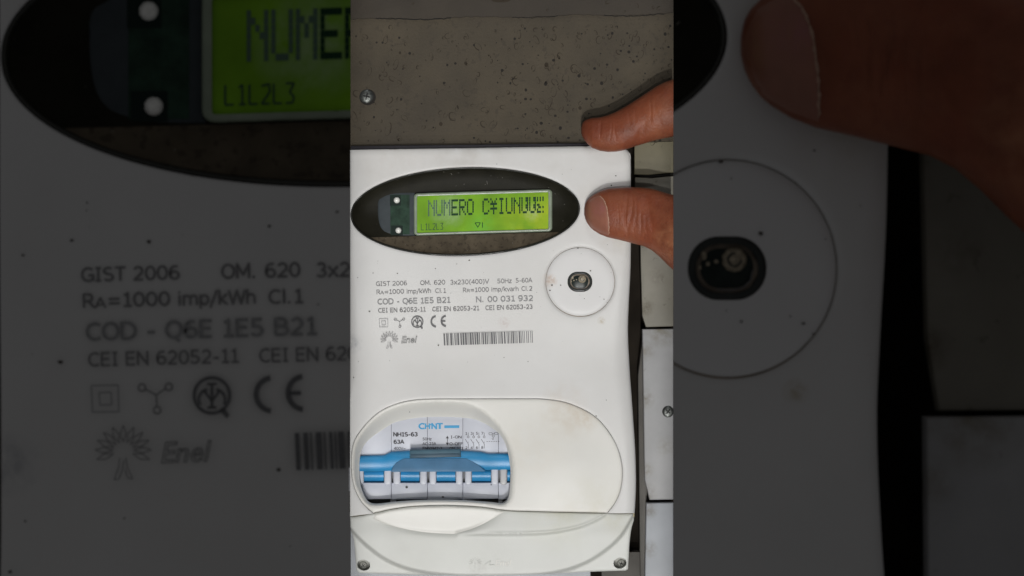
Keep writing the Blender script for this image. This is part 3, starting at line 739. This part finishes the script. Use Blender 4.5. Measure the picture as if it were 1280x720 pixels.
# ------------------------------------------------ hinged door with arched breaker opening, lower cover
seam_bottom = spline([(466.8, 641.2), (478, 638.6), (492, 635.6), (520, 632.3), (560, 631.2), (600, 633.2), (632, 637.6), (660, 638.8), (700, 639.8), (735, 640.6), (758.6, 641.0)], 5)
door_outer = [tuple(p) for p in offset_poly(door_top + [(700, 900)], 0)][:-1]
door_in = spline([(466.7, 641.3), (453.4, 628.8), (443.4, 610.3), (439.35, 587), (441.25, 557.1), (452.1, 536.8), (472.75, 515.9), (495.85, 504.95), (518.9, 500.0), (545, 498.8), (582, 498.7), (620, 498.6), (655, 498.6), (680, 499.1), (708.1, 503.6), (737.3, 516.6), (755.4, 532.8), (770.6, 556.9), (777.55, 583), (776.55, 607), (770.6, 625.2), (759.1, 641.2)], 7)
opening = closed([(449, 587), (449.5, 600), (452, 613), (459, 626.5), (470, 630.3), (497, 627.5), (530, 625.6), (572, 625.6), (610, 628), (628.5, 629.3), (635.5, 622), (637.6, 605), (638, 587), (635.5, 569), (631, 553), (623, 541), (612, 533), (603, 528), (590, 523.4), (563, 521.2), (537, 521.2), (514, 523.2), (494, 528), (485.5, 532.5), (474, 540), (463, 548), (454, 558), (450, 570)], 4)
arch = closed([(441.6, 587), (443.4, 558.5), (454, 538.6), (474, 518.6), (497, 507.3), (519, 502.4), (545, 501.0), (566, 501.3), (585, 504), (603, 513), (619, 527), (630, 542), (638, 560), (641.4, 580), (641, 604), (639, 622), (630, 631.6), (610, 630.2), (572, 627.8), (530, 627.8), (497, 629.8), (470, 632.4), (456.5, 628.6), (448, 614), (443, 602)], 4)
def hdoor(p, do, dh):
    h = np.full(len(p), H + .6); ins = inside(p, arch); da = dist(p, arch)
    t = np.where(ins, da/np.maximum(1e-6, da + dh), 0)
    ts = t*t*(3-2*t)*.5 + t*.5
    h = h - 20*ts*np.where(ins, np.clip((da+dh)/15, .2, 1), 0)
    h = h - np.where(~ins, .8*np.exp(-da/.7), .3*np.exp(-da/.5))
    # gentle bulge of the door to the right
    h = h + 4.0*np.exp(-((p[:, 0]-700)/60)**2 - ((p[:, 1]-590)/55)**2)
    return h - 1.1*np.exp(-do/.8)
door = panel('door', door_in + seam_bottom[::-1][1:-1], [opening], hdoor, M['cover'], meter, step=6, rings=(.5, 1.2, 2.2, 4), hole_rings=(.5, 1.2, 2.5, 5, 8, 12, 16),
             extra=[offset_poly(arch, k) for k in (-.9, 0, .9, 2)], skirt=8, hskirt=12)
lc_top = [(437.8, 646.6), (452, 644.8)] + [(x, y+1.0) for x, y in seam_bottom] + [(776, 642.5), (793, 642.4)]
low_outer = lc_top + spline([(792.3, 650), (789, 662), (787, 678), (786, 695), (785, 711.5)], 4) + spline([(782, 713.2), (740, 714.6), (690, 717.2), (610, 719.2), (530, 718.6), (480, 717.2), (449, 716.4)], 4) + spline([(445.5, 713), (444, 692), (442, 675), (438.2, 662)], 4)
bigarc = spline([(425, 640), (438, 660.7), (454.6, 678.7), (479, 697.5), (505.5, 709.5), (538, 716.6), (575, 720), (615, 721), (655, 719.8), (692.5, 716), (725, 706.6), (751.5, 692), (774.5, 672), (789, 649), (793, 640)], 12)
bigpoly = bigarc + [(793, 600), (425, 600)]
cont = spline([(452, 640), (462, 646), (480, 654), (505, 661), (535, 665.6), (570, 667.2), (620, 667), (680, 665.6), (718, 659.6), (741, 651.4), (758, 641), (770, 625)], 14)
contpoly = cont + [(770, 560), (452, 560)]
lens = spline([(632, 637.6), (622, 645), (606, 654), (590, 661), (572, 666.4)], 6)
lenspoly = lens + [(572, 700), (430, 700), (430, 600), (632, 600)]
def hlow(p, do, dh):
    def sd(poly, curve): return np.where(inside(p, poly), 1, -1) * dist(p, curve, False)
    a = sd(contpoly, cont); b = sd(bigpoly, bigarc); c = sd(lenspoly, lens)
    sm = lambda v, w_: 1/(1+np.exp(-np.clip(v/w_, -30, 30)))
    h = H - 5.0 + 2.6*sm(a, 1.5) + 1.5*np.exp(-(a/1.7)**2)*np.clip((p[:, 0]-575)/50, 0, 1) - 9.0*(1 - sm(b, .55))
    h = h - 6.5*sm(a, 1.5)*sm(c, 1.2)*(np.clip((p[:, 1]-634)/33, 0, 1))**1.3       # scooped thumb recess
    h = h - .045*np.clip(p[:, 1]-668, 0, 60)*1.6
    return h - 1.2*np.exp(-do/.9)
scr = [(454.5, 706.5), (775, 704)]
lower = panel('lower_cover', low_outer, [ellipse(cx, cy, 8.2, 6.9, 28, -15 if cx > 600 else 15) for cx, cy in scr], hlow, M['lower'], meter, step=6, rings=(.6, 1.4, 2.6), hole_rings=(.7, 1.6),
              extra=[np.array(cont) + (0, k) for k in (-6, -4, -2.6, -1.3, 0, 1.3, 2.6, 4, 6)] + [offset_poly(bigarc, k)[1:-1] for k in (-3.6, -2.4, -1.2, 0, 1.2, 2.4, 3.6)] + [np.array(lens) + (k, 0) for k in (-2, -1, 0, 1, 2)], skirt=56, hskirt=20)
tab_poly = [q for q in spline([(469, 643.4), (478, 641.0), (492, 637.9), (520, 634.7), (560, 633.6), (600, 635.6), (630, 639.8)], 6)] + [(x-.6, y) for x, y in lens[6:]] + [q for q in cont[::-1] if 466 < q[0] < 570]
panel('pull_tab', tab_poly, [], lambda p, do, dh: hlow(p, np.full(len(p), 50.), dh) + 1.3 - .9*np.exp(-do/.8), M['cover'], lower, step=3.5, rings=(.6, 1.4, 2.6, 4), skirt=4)
for (cx, cy), an in zip(scr, (55, 20)):
    flat('screw_well', [ellipse(cx, cy, 9, 8, 24)], H-34, M['well'], lower)
    make_screw(cx + (1.5 if cx > 600 else -.5), cy + .5, H-33.5, 5.0, M['screwlight'], '', parent=lower, ang=an, lift=3)
# dark line bed under the seams, gasket plate behind the housing
seam_bed = flat('seam_backing', [rect(440, 632, 793, 646)], H-10, M['seamlight'], meter)
block('backplate', [(438.3, 182.6), (560, 181.2), (700, 179.4), (742, 179.2), (742, 195), (438.3, 200)], HW + .3, 42, M['gasket'], meter, bev=1)
# embossed emblem and name on the lower cover
emb = []
for a in range(-200, 21, 27):
    t = math.radians(a); cx, cy = 594, 703
    emb += stroke([(cx + 3.2*math.cos(t), cy + 2.6*math.sin(t)), (cx + 8.2*math.cos(t), cy + 6.4*math.sin(t))], 1.3)
emb += stroke([(594, 704), (593.5, 711)], 1.4) + stroke([(606, 706), (613, 701), (612, 706.5), (618, 706)], 1.2)
o1 = flat('embossed_mark', emb, H-6.9, M['lower'], lower, thick=2.2)
text('embossed_name', 'Enel', 619, 639.5, 707, 7.6, H-6.9, M['cover'], lower, shear=.2, tilt=-1, offset=.01)

# ================================================================ THE BREAKER inside the opening
HB = H - 27
br = thing('circuit_breaker', 'four-module white circuit breaker with a blue bar handle inside the arched opening', 'circuit breaker', P(543, 627, 0))
mods = [(438, 489.0), (489.35, 534.2), (534.55, 578.4), (578.75, 622.9), (623.25, 648)]
for a, b in mods: block('module_front', rect(a, 512, b, 584), HB-30, HB, M['bwhite'], br, bev=.3)
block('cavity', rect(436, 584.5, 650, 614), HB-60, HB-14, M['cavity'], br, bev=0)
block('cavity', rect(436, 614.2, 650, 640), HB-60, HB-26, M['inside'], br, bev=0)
for a, b in mods: block('lower_step', [(a, 603.5), (b, 603.5), (b, 623.8 - (0 if b < 620 else .5)), (a, 624.6)], HB-18, HB-1, M['bwhite'], br, bev=1.0)
for a, b in ((488, 495), (534, 540), (578.3, 583.5), (623, 628)): block('clip', rect(a, 621.5, b, 634), HB-18, HB-4, M['bgrey'], br, bev=.6)
o = block('lower_housing', rect(440, 624.9, 650, 640), HB-24, HB-11, M['channel'], br, bev=0)
# handle: long bar, swollen middle, dark top grip, four toggles below
def bar(name, outline_fn, xs, m, parent, h0, hh, prof=8):
    bm = bmesh.new(); prev = None
    for x in xs:
        y0, y1 = outline_fn(x); hk = hh if not callable(hh) else hh(x); cur = []
        for k in range(prof+1):
            a = math.pi*k/prof; yy = (y0+y1)/2 - (y1-y0)/2*math.cos(a); z = h0 + hk*min(1, (math.sin(a)**.45 if math.sin(a) > 1e-6 else 0))
            cur.append(bm.verts.new(P(x, yy, z)))
        if prev:
            for k in range(prof): bm.faces.new((prev[k], prev[k+1], cur[k+1], cur[k]))
        prev = cur
        if x == xs[0] or x == xs[-1]: bm.faces.new(cur)
    bmesh.ops.recalc_face_normals(bm, faces=bm.faces)
    return sharp(obj(name, bm, m, parent), 45)
def top_edge(x): return float(np.interp(x, [440, 480, 489, 515, 575, 600, 611, 640], [569.5, 568.8, 564.5, 563.0, 563.0, 564.3, 566.8, 566.5]))
hd = bar('handle', lambda x: (top_edge(x), 588.6 - (x-545)*.012), list(np.linspace(443, 643, 70)), M['bblue'], br, HB, lambda x: 9 + 2.5*math.exp(-((x-548)/62)**6))
mid = spline([(489, 588.5), (494, 580), (503, 574.5), (512, 573.2), (576, 573), (586, 575), (597, 581), (606, 588)], 4)
block('handle_centre', mid + [(606, 589.4), (489, 589.9)], HB+8, HB+12.4, M['bblue2'], hd, bev=.35)
block('grip', [(512.2, 562.6), (575.6, 561.4), (576.3, 571.5), (512, 573)], HB+5, HB+19, M['bblue3'], hd, bev=1.4)
block('grip_recess', [(513.5, 567.5), (574.6, 566.5), (574.8, 571), (513.5, 572.3)], HB+17, HB+19.4, M['bblue4'], hd, bev=.3)
for a, b in ((455.2, 479.6), (501.0, 524.3), (545.8, 569.2), (590.0, 613.6), (634.2, 640)):
    bar('toggle', lambda x: (586, 602.2), list(np.linspace(a, b, 8)), M['bblue'], br, HB-18, 19)
def lug_mesh(a, b, y0, y1, h0, hh, m):
    """white hook: rounded nose at the bottom, rolled edges"""
    r_ = (b-a)/2; out = [(a, y0), (b, y0)] + [((a+b)/2 + r_*math.cos(t), y1 - r_*.75 + r_*.75*math.sin(t)) for t in [math.pi*k/10 for k in range(11)]]
    return block('lug', out, h0, h0+hh, m, br, bev=1.5, segs=3)
for a, b in ((443, 454.6), (480.2, 489.0), (491.6, 500.4), (524.9, 533.6), (536.8, 545.2), (569.8, 578.2), (581.2, 589.4), (614.2, 622.6), (625.2, 633.6)):
    lug_mesh(a, b, 582, 606.5, HB-12, 17, M['bwhite'] if a < 620 else M['bgrey'])
HL = HB + .25
def btext(s, a, b, y, c, m='black', wd=.15, name='printed_lettering'): return lettering(name, s, a, b, y, c, M[m], br, tilt=-.3, wd=wd, h=HL)
btext('NH1S-63', 491.8, 522, 545.5, 5.0, wd=.24); btext('63A', 492.3, 504.8, 554.6, 4.7, wd=.24); btext('400V~', 492.6, 507, 562.2, 3.5, wd=.16)
for q_ in (('50Hz', 528.4, 539.4, 550.4, 3.4), ('AC-23A', 528.4, 545, 556.3, 3.4), ('EN60947-3', 528.4, 552.6, 562.0, 3.3), ('I-ON', 563.5, 577, 548.0, 3.4), ('O-OFF', 562, 578.6, 556.4, 3.4), ('GN 321', 562, 579, 562.2, 3.3)): btext(*q_, wd=.17)
flat('arrow', stroke([(559.2, 547), (559.2, 554.2)], .8) + [[(559.2, 544.6), (561.2, 548), (557.2, 548)], [(559.2, 556.8), (557.2, 553.4), (561.2, 553.4)]], HL, M['black'], br)
dia = []
for i, x in enumerate((584.6, 591.4, 598.0, 604.6)):
    dia += stroke([(x+.6, 540.6), (x+.6, 544.6)], .55) + ring_polys(x+.6, 546.2, 1.0, 1.5, n=12) + stroke([(x-3, 549), (x+.8, 555)], .55) + stroke([(x+.8, 555), (x+.8, 560.5)], .55) + stroke([(x+.8, 552.2), (x+.8, 553.4)], .5)
for k in range(6): dia += stroke([(608 + k*2.9, 551.9), (609.8 + k*2.9, 551.8)], .5)
dia += sq(611, 541, 615, 543.4, .45) + sq(618, 540.8, 622, 543.2, .45) + stroke([(615, 542.2), (618, 542)], .5) + ring_polys(616.5, 545, 1.2, 1.7, n=12) + stroke([(616.5, 547), (616.5, 549.6), (614.8, 548.2)], .5)
flat('wiring_diagram', dia, HL, M['black'], br)
[btext(c, x, x+2.4, y, 3.3, wd=.16, name='printed_number') for c, x, y in (('1', 581.6, 543.6), ('3', 588.4, 543.5), ('5', 595, 543.4), ('7', 601.6, 543.3), ('2', 581.8, 561.4), ('4', 588.4, 561.3), ('6', 595, 561.2), ('8', 601.6, 561.1))]
for c, a, b in (('C', 523.8, 530.6), ('H', 531.5, 537.4), ('N', 539.6, 546.0), ('T', 546.3, 553.2)): btext(c, a, b, 536.2, 6.9, 'logo', .25, 'printed_logo')
flat('printed_logo', stroke([(538.4, 529.8), (538.4, 531.4)], 1.1), HL, M['logo'], br)
flat('printed_bar', [[(555.4, 531.8), (574.2, 531.6), (574.0, 535.0), (555.4, 535.2)]], HL, M['logo'], br)
flat('dirt_speck', [ellipse(508.3, 609.0, 1.6, 1.4, 9), ellipse(553.6, 621.2, 1.7, .9, 9), ellipse(614, 606, .8, .7, 8)], HB+.3, M['inside'], br)['kind'] = 'stuff'

# ================================================================ THE HAND
IX = [(726.4, 160, 166), (728, 153.5, 171), (731, 150.5, 176), (735, 148.8, 180.5), (740, 147.4, 185), (750, 146.6, 188.6), (760, 143.9, 190), (770, 139.6, 189.6), (780, 134, 187.8), (790, 128, 184.2), (800, 121.6, 181), (810, 114.8, 178.2), (820, 108, 175.2), (830, 103, 173), (842, 98.8, 170.6), (860, 92, 167), (880, 86, 164)]
TH = [(730.2, 261, 268), (731.5, 254.5, 273.5), (734, 250, 279), (738, 246, 284.5), (742, 243, 288), (750, 238.8, 293), (760, 235.6, 296.8), (775, 234.3, 300.2), (790, 233.8, 304), (805, 234.6, 307.8), (815, 235.8, 313), (825, 238.8, 321.5), (835, 241.8, 331.6), (842, 243.5, 338), (855, 243, 352), (870, 240, 372), (890, 236, 396)]
def surf(prof, h_touch, x, u, lift, flat_=.80, crease=()):
    """point on a finger: prof gives the outline, u runs round the section"""
    xs = [p[0] for p in prof]; y0 = float(np.interp(x, xs, [p[1] for p in prof])); y1 = float(np.interp(x, xs, [p[2] for p in prof]))
    r = (y1-y0)/2; cy = (y0+y1)/2; c, s = math.cos(u), math.sin(u)
    rz = r*flat_
    z = h_touch + rz + lift(x) + rz*math.copysign(abs(s)**.92, s)
    y = cy - r*c
    if s > 0:
        for (cx, slope, wd, dp, ctr, ext) in crease:
            dxx = x - cx - slope*(y - cy) - 2.0*math.sin((y-cy)*.11 + cx)
            z -= dp*math.exp(-(dxx/wd)**2)*math.exp(-((y-cy-ctr)/ext)**2)*s
    return x, y, z
def finger_rows(prof, h_touch, lift, flat_, crease, xmax, n=36, dx=1.0, cap=True):
    x0 = prof[0][0]; xs = [x0 + .02] + [x0 + .25, x0 + .7] + list(np.arange(x0 + 1.5, xmax - .1, dx)) + [xmax]
    return [[surf(prof, h_touch, x, 2*math.pi*k/n, lift, flat_, crease) for k in range(n)] for x in xs]
TF = .60
TC = [(762, .3, .6, .45, -12, 9), (803, -.15, .8, .7, 0, 20), (808, .1, .8, .6, 12, 16), (786, .35, .5, .9, -14, 9), (776, -.3, .5, .5, 12, 10), (791, .3, .5, .8, 16, 10), (783, .05, 1.2, 1.6, 0, 26), (788, -.08, 1.0, 1.8, 4, 20), (779, .12, .7, .7, -8, 14), (794, .02, .8, .8, 6, 24), (773, -.1, .7, .5, 2, 18), (799, .1, 1.0, .5, 10, 18), (815, .35, 5, 1.4, -10, 30)]
IC = [(762, -.2, .8, .7, -4, 14), (767, .1, .7, .6, 4, 14), (790, .3, 1.0, .9, 0, 20), (812, -.1, 1.2, .8, -6, 20), (822, .2, 1.4, 1.0, 6, 22), (752, .1, 1.4, 1.4, -12, 14), (806, -.2, 6, 3.0, 22, 16), (797, .15, .9, .6, -4, 18), (771, .2, .9, .5, 0, 20)]
def make_hand(name, label, d, xmax, only_thumb=False, xf=None):
    L0 = P(xmax, 270, 40, d)
    t = thing(name, label, 'hand', L0 if xf is None else Vector((0, 0, 0)))
    bm = bmesh.new()
    def add(rows):
        prev = None
        for i, row in enumerate(rows):
            cur = [bm.verts.new(P(x, y, z, d)) for x, y, z in row]; n = len(cur)
            if prev:
                for k in range(n): bm.faces.new((prev[k], prev[(k+1) % n], cur[(k+1) % n], cur[k]))
            else: bm.faces.new(cur)
            prev = cur
        bm.faces.new(prev)
    add(finger_rows(TH, H+.3, lambda x: max(0, x-790)*.12, TF, TC, xmax))
    if not only_thumb: add(finger_rows(IX, 60, lambda x: max(0, x-760)*-.05, .70, IC, xmax))
    bmesh.ops.recalc_face_normals(bm, faces=bm.faces)
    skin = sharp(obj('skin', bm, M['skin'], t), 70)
    # thumb nail: plate following the surface
    bm = bmesh.new(); rows = []; nu, nv = 22, 16
    def edge_l(v): return 731.6 + 15*abs(v-.46)**2.2*2.0
    def edge_r(v): return 752.5 + 8.5*v - 26*max(0, .30-v)**1.5 + 3.0*math.sin(math.pi*v)
    for i in range(nu+1):
        v = i/nu; row = []
        for j in range(nv+1):
            s_ = j/nv; x = edge_l(v) + (edge_r(v)-edge_l(v))*s_
            u = math.radians(34 + 122*v)
            X, Y, Z = surf(TH, H+.3, x, u, lambda x: 0, TF)
            e = min(v, 1-v, s_*.8, (1-s_)*1.2)
            row.append(bm.verts.new(P(X, Y, Z + .55*min(1, e*9) + .05, d)))
        rows.append(row)
    for i in range(nu):
        for j in range(nv): bm.faces.new((rows[i][j], rows[i][j+1], rows[i+1][j+1], rows[i+1][j]))
    bmesh.ops.recalc_face_normals(bm, faces=bm.faces)
    if sum(f.normal.y for f in bm.faces) > 0: bmesh.ops.reverse_faces(bm, faces=bm.faces)
    nail = obj('nail', bm, M['nail'], skin)
    # ragged cuticle
    bm = bmesh.new(); prev = None; rc = random.Random(3)
    for i in range(30):
        v = .04 + .92*i/29; x = edge_r(v) + rc.uniform(-.25, .35); u = math.radians(34 + 122*v); cur = []
        wd = rc.uniform(.25, .8)
        for dxx, dz in ((-wd, .1), (-.1, .95*rc.uniform(.7, 1.1)), (wd, .1)):
            X, Y, Z = surf(TH, H+.3, x + dxx, u, lambda x: 0, TF); cur.append(bm.verts.new(P(X, Y, Z + dz, d)))
        if prev:
            for k in range(2): bm.faces.new((prev[k], prev[k+1], cur[k+1], cur[k]))
        prev = cur
    bmesh.ops.recalc_face_normals(bm, faces=bm.faces)
    obj('cuticle', bm, M['cut'], skin)
    return t
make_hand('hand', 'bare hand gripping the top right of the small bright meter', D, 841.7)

# ================================================================ THE ENLARGED DIM COPY BEHIND
def enlarge(t):
    t.location = Vector((t.location.x*BS, t.location.y*BS + BOFF, t.location.z*BS)); t.scale = (BS, BS, BS)
big = meter.copy(); C.objects.link(big)
tag(big, 'added enlarged copy of the meter, dim, showing at both sides behind the bright strip', 'electricity meter')
HIDE = {'door', 'lower_cover', 'backplate'}
for ch in list(meter.children):
    if ch.name.split('.')[0] in HIDE: continue
    copy_part(ch, big)
enlarge(big)
h2 = make_hand('hand', 'added enlarged copy of the thumb, dim, on the meter copy at the upper right', DB, 889, only_thumb=True)
enlarge(h2)
def bigblock(name, outline, h0, h1, m, label=None, bev=1.0, kind=None):
    o = block(name, outline, h0, h1, m, None, bev=bev, d=DB)
    o.scale = (BS,)*3; o.location = (0, BOFF, 0)
    if label: tag(o, label, 'panel')
    else: structure(o)
    return o
bigblock('wall', rect(300, 60, 1000, 700), -110, -75, M['slot'], bev=0)
bigblock('wall_panel', [(801, 100), (990, 100), (990, 407.5), (808.5, 408.5), (804, 380), (802, 300)], -1, 12, M['plaster2'], 'added enlarged copy of the panel under the thumb, dim, at the far right')
bigblock('wall_panel', [(803.5, 411), (990, 409.5), (990, 640), (806, 640)], 3, 18, M['panel'], 'added enlarged copy of the pale panel, dim, in the lower right corner beside the black gap')
